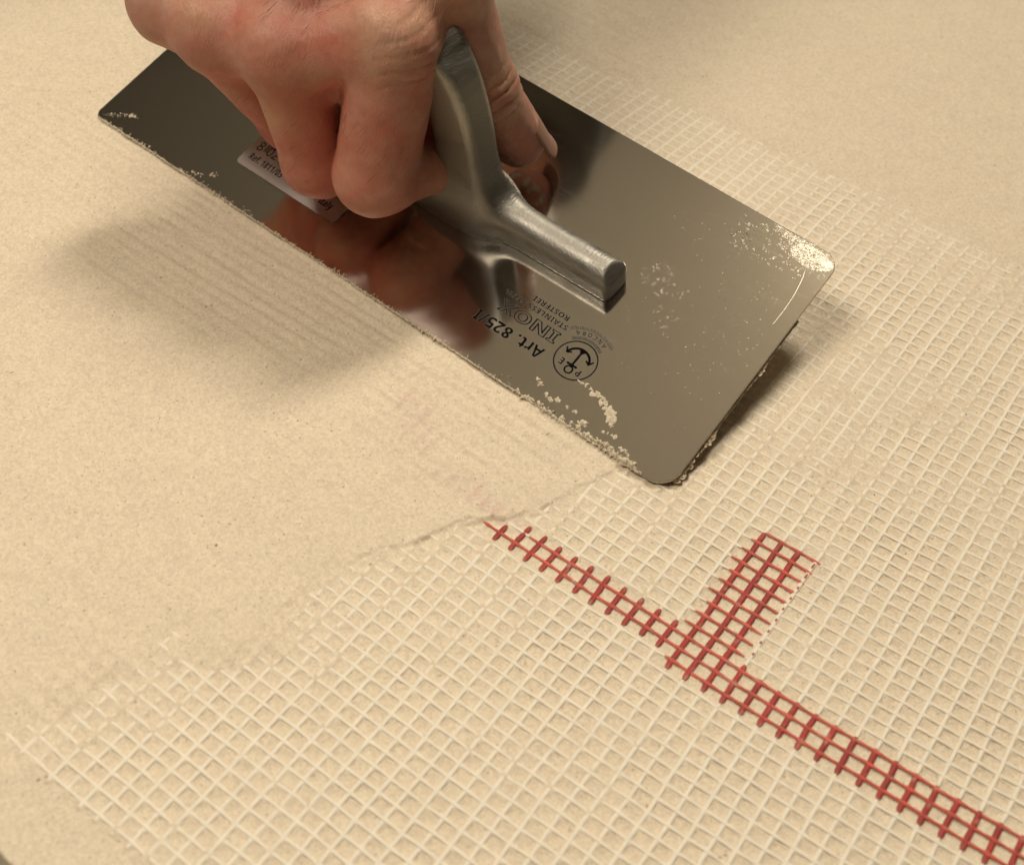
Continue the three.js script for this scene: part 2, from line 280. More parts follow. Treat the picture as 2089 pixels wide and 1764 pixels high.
  // faint dye spots on the fifteenth warp and one loose red fibre
  for (let j = 3; j < 12; j++) { const a = node(15, j + 0.35), b = node(15, j + 0.35 + 0.22 + 0.25 * (j > 9)); a.y = b.y = 0.33; const m = a.clone().lerp(b, 0.5); mesh('red_thread', thread([a, a.clone().lerp(b, 0.3), m, b], 0.3, 0.14, 6, null, () => [0.45, 0.1, 0.08]), M.redThread, net); red++; }
  console.log('threads', plain, red);
}

// ------------------------------------------------------------------ solids from distance fields (surface nets), mm
function solid(sdf, lo, hi, cell, lip = 1.3) {
  const B = 8, nx = Math.ceil((hi.x - lo.x) / cell / B) * B, ny = Math.ceil((hi.y - lo.y) / cell / B) * B, nz = Math.ceil((hi.z - lo.z) / cell / B) * B;
  const NX = nx + 1, NY = ny + 1, NZ = nz + 1, F = new Float32Array(NX * NY * NZ).fill(9), reach = B * cell * 0.87 * lip + cell;
  for (let bz = 0; bz < nz; bz += B) for (let by = 0; by < ny; by += B) for (let bx = 0; bx < nx; bx += B) {
    const d = sdf(lo.x + (bx + B / 2) * cell, lo.y + (by + B / 2) * cell, lo.z + (bz + B / 2) * cell);
    if (Math.abs(d) > reach) { if (d < 0) for (let z = bz; z <= bz + B; z++) for (let y = by; y <= by + B; y++) for (let x = bx; x <= bx + B; x++) { const n = (z * NY + y) * NX + x; if (F[n] === 9) F[n] = -9; } continue; }
    for (let z = bz; z <= bz + B; z++) for (let y = by; y <= by + B; y++) for (let x = bx; x <= bx + B; x++) { const n = (z * NY + y) * NX + x; if (Math.abs(F[n]) === 9) F[n] = sdf(lo.x + x * cell, lo.y + y * cell, lo.z + z * cell); }
  }
  const at = (x, y, z) => F[(z * NY + y) * NX + x], id = new Map(), pos = [], idx = [], key = (x, y, z) => (z * NY + y) * NX + x;
  const E = [[0, 1], [0, 2], [0, 4], [1, 3], [1, 5], [2, 3], [2, 6], [3, 7], [4, 5], [4, 6], [5, 7], [6, 7]];
  for (let z = 0; z < nz; z++) for (let y = 0; y < ny; y++) for (let x = 0; x < nx; x++) {
    const c = [at(x, y, z), at(x + 1, y, z), at(x, y + 1, z), at(x + 1, y + 1, z), at(x, y, z + 1), at(x + 1, y, z + 1), at(x, y + 1, z + 1), at(x + 1, y + 1, z + 1)];
    let m = 0; for (let i = 0; i < 8; i++) if (c[i] < 0) m |= 1 << i; if (m === 0 || m === 255) continue;
    let sx = 0, sy = 0, sz = 0, n = 0;
    for (const [a, b] of E) { if ((c[a] < 0) === (c[b] < 0)) continue; const t = c[a] / (c[a] - c[b]); sx += (a & 1) + t * ((b & 1) - (a & 1)); sy += ((a >> 1) & 1) + t * (((b >> 1) & 1) - ((a >> 1) & 1)); sz += (a >> 2) + t * ((b >> 2) - (a >> 2)); n++; }
    id.set(key(x, y, z), pos.length / 3); pos.push(lo.x + (x + sx / n) * cell, lo.y + (y + sy / n) * cell, lo.z + (z + sz / n) * cell);
  }
  const quad = (a, b, c, d, flip) => { if (a === undefined || b === undefined || c === undefined || d === undefined) return; flip ? idx.push(a, c, b, a, d, c) : idx.push(a, b, c, a, c, d); };
  for (const k of [...id.keys()]) {
    const x = k % NX, y = Math.floor(k / NX) % NY, z = Math.floor(k / NX / NY), s = at(x, y, z) < 0;
    if (y && z && s !== at(x + 1, y, z) < 0) quad(id.get(key(x, y - 1, z - 1)), id.get(key(x, y, z - 1)), id.get(key(x, y, z)), id.get(key(x, y - 1, z)), !s);
    if (x && z && s !== at(x, y + 1, z) < 0) quad(id.get(key(x - 1, y, z - 1)), id.get(key(x, y, z - 1)), id.get(key(x, y, z)), id.get(key(x - 1, y, z)), s);
    if (x && y && s !== at(x, y, z + 1) < 0) quad(id.get(key(x - 1, y - 1, z)), id.get(key(x, y - 1, z)), id.get(key(x, y, z)), id.get(key(x - 1, y, z)), !s);
  }
  const nor = [], e = cell * 0.6;
  for (let i = 0; i < pos.length; i += 3) {                         // settle on the surface, take the field's own normals
    let [x, y, z] = [pos[i], pos[i + 1], pos[i + 2]], gx, gy, gz;
    for (let r = 0; r < 2; r++) { const d = sdf(x, y, z); gx = sdf(x + e, y, z) - sdf(x - e, y, z); gy = sdf(x, y + e, z) - sdf(x, y - e, z); gz = sdf(x, y, z + e) - sdf(x, y, z - e); const q = Math.hypot(gx, gy, gz) || 1; gx /= q; gy /= q; gz /= q; if (r === 0) { const m = clamp(d * (2 * e) / q, -cell * 0.5, cell * 0.5); x -= gx * m; y -= gy * m; z -= gz * m; } }
    pos[i] = x; pos[i + 1] = y; pos[i + 2] = z; nor.push(gx, gy, gz);
  }
  const g = new THREE.BufferGeometry(); g.setAttribute('position', new THREE.Float32BufferAttribute(pos, 3)); g.setAttribute('normal', new THREE.Float32BufferAttribute(nor, 3)); g.setIndex(idx); return g;
}
const smin = (a, b, k) => { const h = Math.max(k - Math.abs(a - b), 0) / k; return Math.min(a, b) - h * h * k * 0.25; };
const smax = (a, b, k) => -smin(-a, -b, k);
function cone(x, y, z, a, b, ra, rb) {                              // tapered capsule, near enough
  const bx = b.x - a.x, by = b.y - a.y, bz = b.z - a.z, px = x - a.x, py = y - a.y, pz = z - a.z, t = clamp((px * bx + py * by + pz * bz) / (bx * bx + by * by + bz * bz), 0, 1);
  return Math.hypot(px - t * bx, py - t * by, pz - t * bz) - (ra + (rb - ra) * t);
}

// ------------------------------------------------------------------ trowel: the blade is a sheet held a little bent, near edge down
const TB = V(19.776, 12.505, -49.596), TL = V(0.82449, 0, 0.56588), TN = V(-0.14659, 0.96586, 0.21359), TS = V(0.54656, 0.25906, -0.79634);   // along, off and across the blade
const W = (l, n, s) => V(TB.x + l * TL.x + n * TN.x + s * TS.x, TB.y + l * TL.y + n * TN.y + s * TS.y, TB.z + l * TL.z + n * TN.z + s * TS.z);
const BA = 238, BB = 93;
function bladePoint(a, b, lift = 0) {                               // a mm along from the left end, b mm across from the near edge
  const u = a / BA, v = b / BB, p = BL.clone().multiplyScalar((1 - u) * (1 - v)).addScaledVector(BR, u * (1 - v)).addScaledVector(FR, u * v).addScaledVector(FL, (1 - u) * v);
  return p.addScaledVector(TN, lift);
}
const trowel = thing('trowel', TB, 'steel plastering trowel with grey metal handle, drawn over the fresh coat', 'trowel');
function roundedRect(x0, y0, x1, y1, rs) {                           // radii: near left, near right, far right, far left
  const s = new THREE.Shape(), [a, b, c, d] = rs; s.moveTo(x0 + a, y0); s.lineTo(x1 - b, y0); s.absarc(x1 - b, y0 + b, b, -Math.PI / 2, 0); s.lineTo(x1, y1 - c); s.absarc(x1 - c, y1 - c, c, 0, Math.PI / 2); s.lineTo(x0 + d, y1); s.absarc(x0 + d, y1 - d, d, Math.PI / 2, Math.PI); s.lineTo(x0, y0 + a); s.absarc(x0 + a, y0 + a, a, Math.PI, Math.PI * 1.5); return s;
}
function bentSheet(shape, thick, lift, uvOf, bevel = 0, grid = 6) {    // an extruded outline laid on the blade
  let g;
  if (bevel) g = new THREE.ExtrudeGeometry(shape, { depth: thick - 2 * bevel, bevelEnabled: true, bevelThickness: bevel, bevelSize: bevel, bevelOffset: -bevel, bevelSegments: 2, curveSegments: 10 });
  else g = new THREE.ExtrudeGeometry(shape, { depth: thick, bevelEnabled: false, curveSegments: 8 });
  const p = g.attributes.position, uv = new Float32Array(p.count * 2), at0 = new Float32Array(p.count * 2);
  for (let i = 0; i < p.count; i++) { const a = (at0[2 * i] = p.getX(i)), b = (at0[2 * i + 1] = p.getY(i)), q = bladePoint(a, b, lift + p.getZ(i) + bevel); [uv[2 * i], uv[2 * i + 1]] = uvOf(a, b); p.setXYZ(i, q.x, q.y, q.z); }
  g.setAttribute('uv', new THREE.BufferAttribute(uv, 2)); const flat = g.attributes.normal.clone(); g.computeVertexNormals();
  for (let i = 0; i < p.count; i++) if (Math.abs(flat.getZ(i)) > 0.95) { const m = sheetNormal(at0[2 * i], at0[2 * i + 1]).multiplyScalar(Math.sign(flat.getZ(i))); g.attributes.normal.setXYZ(i, m.x, m.y, m.z); }
  return toMetres(g, TB);
}
function sheetNormal(a, b) { const e = 1, x = bladePoint(a + e, b).sub(bladePoint(a - e, b)), y = bladePoint(a, b + e).sub(bladePoint(a, b - e)); return x.cross(y).normalize(); }
// the maker's print, the scratches and the dried smears, all in blade millimetres
const PXM = 2048 / BA, BH = Math.round(BB * PXM);
const flip = (c, a, b, draw) => { c.save(); c.translate(a * PXM, b * PXM); c.scale(PXM, -PXM); draw(c); c.restore(); };
function print(c, ink) {                                             // canvas y runs from the near edge (0) to the far edge
  c.fillStyle = c.strokeStyle = ink;
  const text = (a, b, size, str, width, how = 'bold', outline) => flip(c, a, b, () => { c.rotate(Math.PI); c.textBaseline = 'alphabetic'; c.textAlign = 'left'; c.font = `${how} ${size}px sans-serif`; const w = c.measureText(str).width; c.scale(width / w, 1); if (outline) { c.lineWidth = 0.34; c.lineJoin = 'round'; c.strokeText(str, 0, 0); } else c.fillText(str, 0, 0); });
  text(184.0, 16.3, 5.4, 'Art. 825/I', 25.4);
  text(184.6, 23.6, 5.6, 'INOX', 21.5, 'bold', true);
  text(184.9, 27.0, 2.5, 'STAINLESS STEEL', 23.6);
  text(183.4, 30.0, 2.5, 'ROSTFREI', 13.4);
  flip(c, 193.2, 18.6, () => {
    c.rotate(Math.PI); c.lineWidth = 0.42; c.beginPath(); c.arc(0, 0, 6.5, 0, 7); c.stroke();
    c.font = 'bold 3.1px sans-serif'; c.textAlign = 'center'; c.fillText('P', -3.1, -2.0); c.fillText('E', 3.3, -1.4);
    c.lineWidth = 0.75; c.lineCap = 'round'; c.beginPath(); c.moveTo(0, 3.6); c.lineTo(0, -2.4); c.moveTo(-1.5, -1.9); c.lineTo(1.5, -1.9); c.stroke();
    c.lineWidth = 0.55; c.beginPath(); c.arc(0, -3.6, 1.2, 0, 7); c.stroke();
    c.lineWidth = 0.8; c.beginPath(); c.arc(0, 0.1, 4.0, 0.25, Math.PI - 0.25); c.stroke();
    c.lineWidth = 0.55; for (const s of [-1, 1]) { c.beginPath(); c.moveTo(s * 4.7, 2.3); c.lineTo(s * 3.9, 0.9); c.lineTo(s * 2.7, 1.6); c.stroke(); }
    c.beginPath(); c.moveTo(-1.5, 4.2); c.lineTo(0, 2.2); c.lineTo(1.5, 4.2); c.fill();
    const arc = (str, r, size, from, to) => { c.font = `bold ${size}px sans-serif`; [...str].forEach((ch, i) => { c.save(); c.rotate(mix(from, to, str.length > 1 ? i / (str.length - 1) : 0)); c.translate(0, r); c.fillText(ch, 0, 0); c.restore(); }); };
    arc('ANCORA', 10.1, 2.0, 0.42, -0.55);
    const r = rng(4); for (let i = 0; i < 34; i++) { const a = mix(0.62, -0.75, i / 33); c.save(); c.rotate(a); c.lineWidth = 0.16; c.beginPath(); c.moveTo(0, 7.1 + 0.2 * r()); c.lineTo(0.2 * r(), 8.1); c.moveTo(0, 10.7); c.lineTo(0.25 * r(), 11.4 + 0.4 * r()); c.stroke(); c.restore(); }
  });
}
function scratches(c, light) {
  const r = rng(77); c.lineCap = 'round';
  for (let i = 0; i < 1100; i++) {
    const a = BA * Math.pow(r(), 0.55), b = BB * r(), len = 1 + 9 * r() * r(), ang = r() < 0.55 ? (r() - 0.5) * 0.5 : Math.PI / 2 + (r() - 0.5) * 1.2;
    c.globalAlpha = 0.06 + 0.5 * r() * r() * r() * (a > 150 ? 1 : 0.4); c.strokeStyle = light; c.lineWidth = 0.5 + 0.9 * r() * r();
    c.beginPath(); c.moveTo(a * PXM, b * PXM); c.quadraticCurveTo((a + len * 0.5 * Math.cos(ang)) * PXM + 4 * (r() - 0.5), (b + len * 0.5 * Math.sin(ang)) * PXM + 4 * (r() - 0.5), (a + len * Math.cos(ang)) * PXM, (b + len * Math.sin(ang)) * PXM); c.stroke();
  }
  c.globalAlpha = 0.75; c.lineWidth = 1.2; c.beginPath(); c.moveTo(231 * PXM, 83 * PXM); c.quadraticCurveTo(233.5 * PXM, 75 * PXM, 233 * PXM, 62 * PXM); c.stroke();
  c.globalAlpha = 0.3; c.lineWidth = 0.8; for (const [x0, y0, x1, y1] of [[229, 72, 230, 67], [205, 14, 236, 9], [213, 16, 236, 13.5], [199, 12.5, 203, 10], [188, 1.5, 204, 6], [228, 30, 222, 25], [148, 22, 150, 25]]) { c.beginPath(); c.moveTo(x0 * PXM, y0 * PXM); c.lineTo(x1 * PXM, y1 * PXM); c.stroke(); }
  c.globalAlpha = 1;
}
function smears(c, style, strength) {                                 // dried plaster film: it has a grain and an outline of its own
  const r = rng(31); c.fillStyle = style;
  const dab = (a, b, ra, rb, n, size, al) => { for (let i = 0; i < n; i++) { const t = r() * 7, q = Math.sqrt(r()); c.globalAlpha = al * strength * (0.4 + 0.6 * r()); c.beginPath(); c.ellipse((a + ra * q * Math.cos(t)) * PXM, (b + rb * q * Math.sin(t)) * PXM, size * (0.4 + r()) * PXM, size * (0.3 + 0.5 * r()) * PXM, r() * 3, 0, 7); c.fill(); } };
  for (let i = 0; i < 260; i++) { const a = 215 + 22 * r(), b = 92.5 - 13 * r() * r() * sstep(212, 226, a); dab(a, b, 1.2, 0.9, 2, 0.16, 0.3); }         // far right corner
  dab(230, 88.3, 7, 3.6, 1500, 0.2, 0.16); dab(224, 91, 6, 1.6, 300, 0.16, 0.25);
  dab(199, 56, 8, 5, 36, 0.7, 0.16); dab(206, 45, 4, 6, 22, 0.6, 0.14); dab(195, 60, 3, 2, 30, 0.3, 0.16);                            // finger marks beyond the handle
  dab(150, 24, 40, 20, 26, 0.12, 0.4); dab(212, 50, 22, 30, 110, 0.16, 0.45); dab(225, 40, 10, 30, 50, 0.2, 0.4);
  dab(203, 77, 16, 8, 60, 0.18, 0.4);
  for (const [a, b, ra, rb] of [[226, 70, 6, 17], [216, 30, 14, 5], [190, 76, 18, 4], [140, 14, 24, 5], [200, 57, 9, 5]]) dab(a, b, ra, rb, 160, 0.22, 0.06);
  for (let i = 0; i < 90; i++) dab(205 + 26 * r(), 79 + 12 * r(), 0.8, 0.5, 2, 0.2, 0.5);
  c.globalAlpha = 1;
}
const bladeMap = canvas(2048, BH, (c, w, h) => { c.fillStyle = 'rgb(202,196,186)'; c.fillRect(0, 0, w, h); smears(c, 'rgb(214,196,164)', 1); print(c, 'rgb(12,11,10)'); scratches(c, 'rgb(222,216,206)'); });
const bladeMR = canvas(2048, BH, (c, w, h) => {                       // green: roughness, blue: metalness
  c.fillStyle = 'rgb(0,26,255)'; c.fillRect(0, 0, w, h);
  const r = rng(9); for (let i = 0; i < 40; i++) { c.globalAlpha = 0.05; c.strokeStyle = 'rgb(0,90,255)'; c.lineWidth = 2 + 9 * r(); const b = BB * r() * PXM, a = BA * PXM * r(); c.beginPath(); c.moveTo(a, b); c.bezierCurveTo(a + 200, b + 60 * (r() - 0.5), a + 400, b + 90 * (r() - 0.5), a + 600, b + 160 * (r() - 0.5)); c.stroke(); }
  c.globalAlpha = 1; smears(c, 'rgb(0,200,40)', 1); print(c, 'rgb(0,150,255)'); scratches(c, 'rgb(0,110,255)');
}, false);
bladeMap.flipY = bladeMR.flipY = false;
M.blade = new THREE.MeshStandardMaterial({ color: 0xffffff, map: bladeMap, roughnessMap: bladeMR, metalnessMap: bladeMR, roughness: 1, metalness: 1 });
M.cast = new THREE.MeshPhysicalMaterial({ color: new THREE.Color(0.37, 0.35, 0.31), metalness: 1, roughness: 0.66 });
{
  const parts = [];                                                  // the sheet in a grid so that its slight bend shows in the mirror image
  const g = bentSheet(roundedRect(0, 0, BA, BB, [3, 7, 6, 6]), 0.8, -0.4, (a, b) => [a / BA, b / BB], 0.18);
  mesh('blade', g, M.blade, trowel);
}
// sticker
{
  const a0 = 56, b0 = 13.3, w = 44.5, h = 28, K = 26;
  const tex = canvas(Math.round(w * K), Math.round(h * K), (c) => {
    c.scale(K, K); c.fillStyle = 'rgb(244,236,232)'; c.fillRect(0, 0, w, h);
    c.fillStyle = 'rgb(24,22,22)'; const r = rng(12); let x = 5.2; const bars = (end, deep) => { while (x < end) { const t = 0.22 + 0.22 * Math.floor(r() * 3); c.fillRect(x, 2.5, t, deep); x += t + 0.26 + 0.24 * Math.floor(r() * 3); } };
    for (const gx of [5.2, 5.9, 6.6]) c.fillRect(gx, 2.5, 0.34, 17.6); x = 7.6; bars(21, 15.6); for (const gx of [21.6, 22.4]) c.fillRect(gx, 2.5, 0.34, 17.6); x = 23.4; bars(37.4, 15.6); for (const gx of [38, 38.7]) c.fillRect(gx, 2.5, 0.34, 17.6);
    c.font = '3.5px monospace'; c.textBaseline = 'alphabetic'; const put = (s, at, y, f, wd) => { c.font = f; c.save(); c.translate(at, y); if (wd) c.scale(wd / c.measureText(s).width, 1); c.fillText(s, 0, 0); c.restore(); };
    put('8', 2, 21.2, '4.8px sans-serif'); put('021636', 6.4, 21.2, '4.8px sans-serif', 15); put('-', 21.6, 20.6, '4.8px sans-serif'); put('192220', 23.6, 21.2, '4.8px sans-serif', 14.8); put('"', 38.9, 21.4, '3.6px sans-serif');
    put('Ref. 1811/03', 2.6, 25, 'bold 3.4px sans-serif', 15); put('Made in Italy', 24, 25, 'bold 3.4px sans-serif', 16);
  });
  M.sticker = new THREE.MeshStandardMaterial({ map: tex, roughness: 0.5 });
  tag(mesh('barcode_sticker', bentSheet(roundedRect(a0, b0, a0 + w, b0 + h, [1.6, 1.6, 1.6, 1.6]), 0.1, 0.43, (a, b) => [(a - a0) / w, (b - b0) / h]), M.sticker, trowel), 'white barcode sticker');
}
// handle: a foot bar along the blade, a neck that rises from it, and the grip in the fist
const HB = (l, n, s) => ({ x: l, y: n, z: s });
{
  const neck = [[-52, 4, 2.5, 13, 7.4], [-49.6, 15, 2.2, 10.6, 6.4], [-48, 28, 2, 8.6, 5.9], [-47.8, 44, 2, 8.1, 5.9], [-50.6, 57, 2.6, 7.6, 6.2], [-57, 63, 4, 7.4, 7.4], [-69, 62, 6, 9, 9], [-100, 54, 8, 12, 12], [-128, 48, 9, 11, 11]];
  const ctrl = neck.slice(), cr = new THREE.CatmullRomCurve3(ctrl.map((q) => V(q[0], q[1], q[2])), false, 'centripetal'), rr = new THREE.CatmullRomCurve3(ctrl.map((q) => V(q[3], q[4], 0)), false, 'centripetal'); neck.length = 0;
  for (let i = 0; i <= 36; i++) { const c = cr.getPoint(i / 36), q = rr.getPoint(i / 36); neck.push([c.x, c.y, c.z, q.x, q.y]); }
  const field = (x, y, z) => {
    const px = x - TB.x, py = y - TB.y, pz = z - TB.z, l = px * TL.x + py * TL.y + pz * TL.z, n = px * TN.x + py * TN.y + pz * TN.z, s = px * TS.x + py * TS.y + pz * TS.z;
    // bar: rounded top, flat sole, cut end with a chamfer
    const w = 5.7 + 3 * sstep(-26, -52, l), ss = s - 2.6, hgt = 9.9 + 1.4 * sstep(-18, -45, l), rr = 5.2;
    const q = Math.hypot(Math.max(Math.abs(ss) - (w - rr), 0), Math.max(n - (hgt - rr), 0) * 0.9) - rr;
    let bar = smax(q, Math.abs(ss) - w, 1);
    bar = smax(bar, -n - 0.1, 0.6); bar = smax(bar, l - 6.4, 0.7); bar = smax(bar, (l - 6.5) * 0.8 + (n - 6.2) * 0.6, 0.8); bar = smax(bar, (l - 6.5) * 0.86 + (Math.abs(ss) - 3.6) * 0.5, 0.9); bar = smax(bar, -l - 112, 2);
    let d = 1e9;
    if (n > -6 && n < 110) for (let i = 0; i < neck.length - 1; i++) {
      const A = neck[i], Bq = neck[i + 1], bx = Bq[0] - A[0], by = Bq[1] - A[1], bz = Bq[2] - A[2], t = clamp(((l - A[0]) * bx + (n - A[1]) * by + (s - A[2]) * bz) / (bx * bx + by * by + bz * bz), 0, 1);
      const ex = l - A[0] - t * bx, ey = n - A[1] - t * by, ez = s - A[2] - t * bz, rl = mix(A[3], Bq[3], t), rs = mix(A[4], Bq[4], t);
      // rounded oblong section: wide along the blade, flatter across
      const along = Math.hypot(ex, ey), c = i < 24 ? Math.max(Math.hypot(Math.max(along - (rl - 3), 0), Math.max(Math.abs(ez) - (rs - 3), 0)) - 3 + Math.min(Math.max(along - (rl - 3), Math.abs(ez) - (rs - 3)), 0), -4) : Math.hypot(ex, ey, ez) - (rl + rs) / 2;
      d = Math.min(d, c);
    }
    return smin(bar, d, 9);
  };
  const g = solid(field, V(-115, -2, -155), V(34, 100, -20), 0.8);
  const p = g.attributes.position, uv = new Float32Array(p.count * 2); for (let i = 0; i < p.count; i++) { const q = V().fromBufferAttribute(p, i).sub(TB); uv[2 * i] = (q.dot(TL)) / 60; uv[2 * i + 1] = (q.dot(TN) + q.dot(TS) * 0.7) / 60; }
  g.setAttribute('uv', new THREE.BufferAttribute(uv, 2));
  const brushed = dataTexture(512, (i, j) => { const v = 128 + 70 * tileNoise(i / 2, j / 4, 256, 21) + 20 * tileNoise(i / 8, j / 8, 64, 22) + 10 * tileNoise(i / 32, j / 32, 16, 23); return [v, v, v]; });
  M.cast.bumpMap = brushed; M.cast.bumpScale = 0.00011; M.cast.roughnessMap = dataTexture(512, (i, j) => { const v = 205 + 28 * tileNoise(i / 40, j / 40, 13, 25) + 20 * tileNoise(i / 3, j / 3, 170, 26); return [v, v, v]; });
  mesh('handle', toMetres(g, TB), M.cast, trowel);
}
// crumbs and smears of plaster on the blade: real bits, too many to count
M.residue = new THREE.MeshStandardMaterial({ color: new THREE.Color(0.72, 0.62, 0.47), roughness: 0.95 });
{
  const r = rng(5), geos = [];
  const lump = (a, b, sa, sb, hgt, turn = 0, lift = 0.35) => {          // a small flat irregular lump lying on the blade
    const n = 9, pos = [0, 0, 0], idx = [], c = bladePoint(a, b, lift + hgt * (0.7 + 0.5 * r())); pos[0] = c.x; pos[1] = c.y; pos[2] = c.z;
    for (let ring = 1; ring <= 2; ring++) for (let i = 0; i < n; i++) { const t = (i / n) * 2 * Math.PI, q = (ring === 1 ? 0.6 : 1) * (0.65 + 0.6 * r()), x = sa * q * Math.cos(t), y = sb * q * Math.sin(t), p = bladePoint(a + x * Math.cos(turn) - y * Math.sin(turn), Math.max(b + x * Math.sin(turn) + y * Math.cos(turn), -0.9), lift + (ring === 1 ? hgt * (0.5 + 0.6 * r()) : -0.1)); pos.push(p.x, p.y, p.z); }
    for (let i = 0; i < n; i++) { const j = (i + 1) % n; idx.push(0, 1 + i, 1 + j, 1 + i, 1 + n + i, 1 + n + j, 1 + i, 1 + n + j, 1 + j); }
    const g = new THREE.BufferGeometry(); g.setAttribute('position', new THREE.Float32BufferAttribute(pos, 3)); g.setIndex(idx); g.computeVertexNormals(); geos.push(g);
  };
  for (let a = 2; a < 229; a += 0.3) {                                 // the fringe along the near edge
    const t = fbm2(a * 0.16, 3) + 0.5 * noise2(a * 0.6, 8), big = sstep(-0.3, 0.7, t), out = sstep(185, 215, a);
    lump(a + 0.4 * (r() - 0.5), 0.35 * r() + big * 0.3 * r(), 0.16 + 0.2 * r(), 0.25 + 0.5 * r() * r() * (0.6 + big) + out * 0.4 * r(), 0.12 + 0.25 * r() * (0.4 + big), (r() - 0.5) * 1.2);
    if (r() < 0.08 + 0.16 * big) lump(a, 0.5 + 0.8 * r() * (1 + out), 0.09 + 0.13 * r(), 0.3 + 0.5 * r(), 0.15 + 0.2 * r(), (r() - 0.5) * 1.2);
  }
  const trail = (pts, n, size, hgt, spread) => { for (let i = 0; i < n; i++) { const q = r() * (pts.length - 1), k = Math.floor(q), f = q - k, A = pts[k], B = pts[Math.min(k + 1, pts.length - 1)]; lump(mix(A[0], B[0], f) + spread * (r() - 0.5), mix(A[1], B[1], f) + spread * (r() - 0.5), size * (0.4 + 1.1 * r() * r()), size * (0.3 + 0.8 * r() * r()), hgt * (0.4 + r()), r() * 3); } };
  trail([[197, 13], [201, 13.8], [207, 13.2], [212, 10.5], [214, 7.4]], 46, 1.0, 0.2, 0.9); trail([[204, 13.2], [211, 11], [213, 9]], 34, 1.9, 0.2, 1.6);
  trail([[188, 7], [190, 6]], 8, 0.9, 0.25, 1.2); trail([[193, 5], [195, 4]], 7, 0.9, 0.25, 1.2); trail([[196, 5], [201, 4.6], [204, 5]], 13, 1.0, 0.25, 0.9); trail([[206, 2.6], [208, 3.4]], 8, 1.2, 0.6, 1);
  trail([[185, 0.6], [205, 1], [216, 1.6], [224, 0.8]], 80, 1.0, 0.5, 1.2); trail([[213, 4.6], [217, 4.8]], 8, 0.9, 0.25, 0.9); trail([[219, 3.6], [223, 2.6]], 8, 0.8, 0.25, 0.8); trail([[222, 0.6], [227, 1]], 26, 1.5, 1.0, 1.2);
  trail([[2, 2], [6, 3.4], [11, 6.6], [14, 8.2]], 46, 0.4, 0.12, 1.4); trail([[46, 1.8], [52, 3]], 14, 0.5, 0.25, 1.6); trail([[52, 5], [56, 6]], 12, 0.6, 0.2, 1.8); trail([[60, 1.2], [76, 1.4]], 18, 0.35, 0.35, 1);
  trail([[112, 1], [118, 1.2]], 8, 0.4, 0.5, 0.8); trail([[178, 1.4], [181, 3]], 6, 0.35, 0.5, 0.6);
  trail([[216, 90], [223, 91.3], [230, 90.5], [234, 87]], 60, 0.4, 0.1, 2.2); trail([[203, 80], [214, 86]], 16, 0.3, 0.08, 5); trail([[205, 30], [225, 60]], 24, 0.22, 0.06, 22);
  // lumps squeezed out under the right end
  for (let b = 5; b < 68; b += 0.8) { const g0 = geos.length, t = sstep(-0.2, 0.5, fbm2(b * 0.14, 9)); lump(237.9 + 0.5 * t * r(), b, 0.5 + 1.5 * t * r(), 0.6 + 0.7 * r(), -0.8 - 1.4 * t * r(), 0, -0.55); }
  const g = mergeGeometries(geos); tag(mesh('plaster_residue', toMetres(g, TB), M.residue, trowel), 'crumbs and smears of fresh plaster', null, { kind: 'stuff' });
}

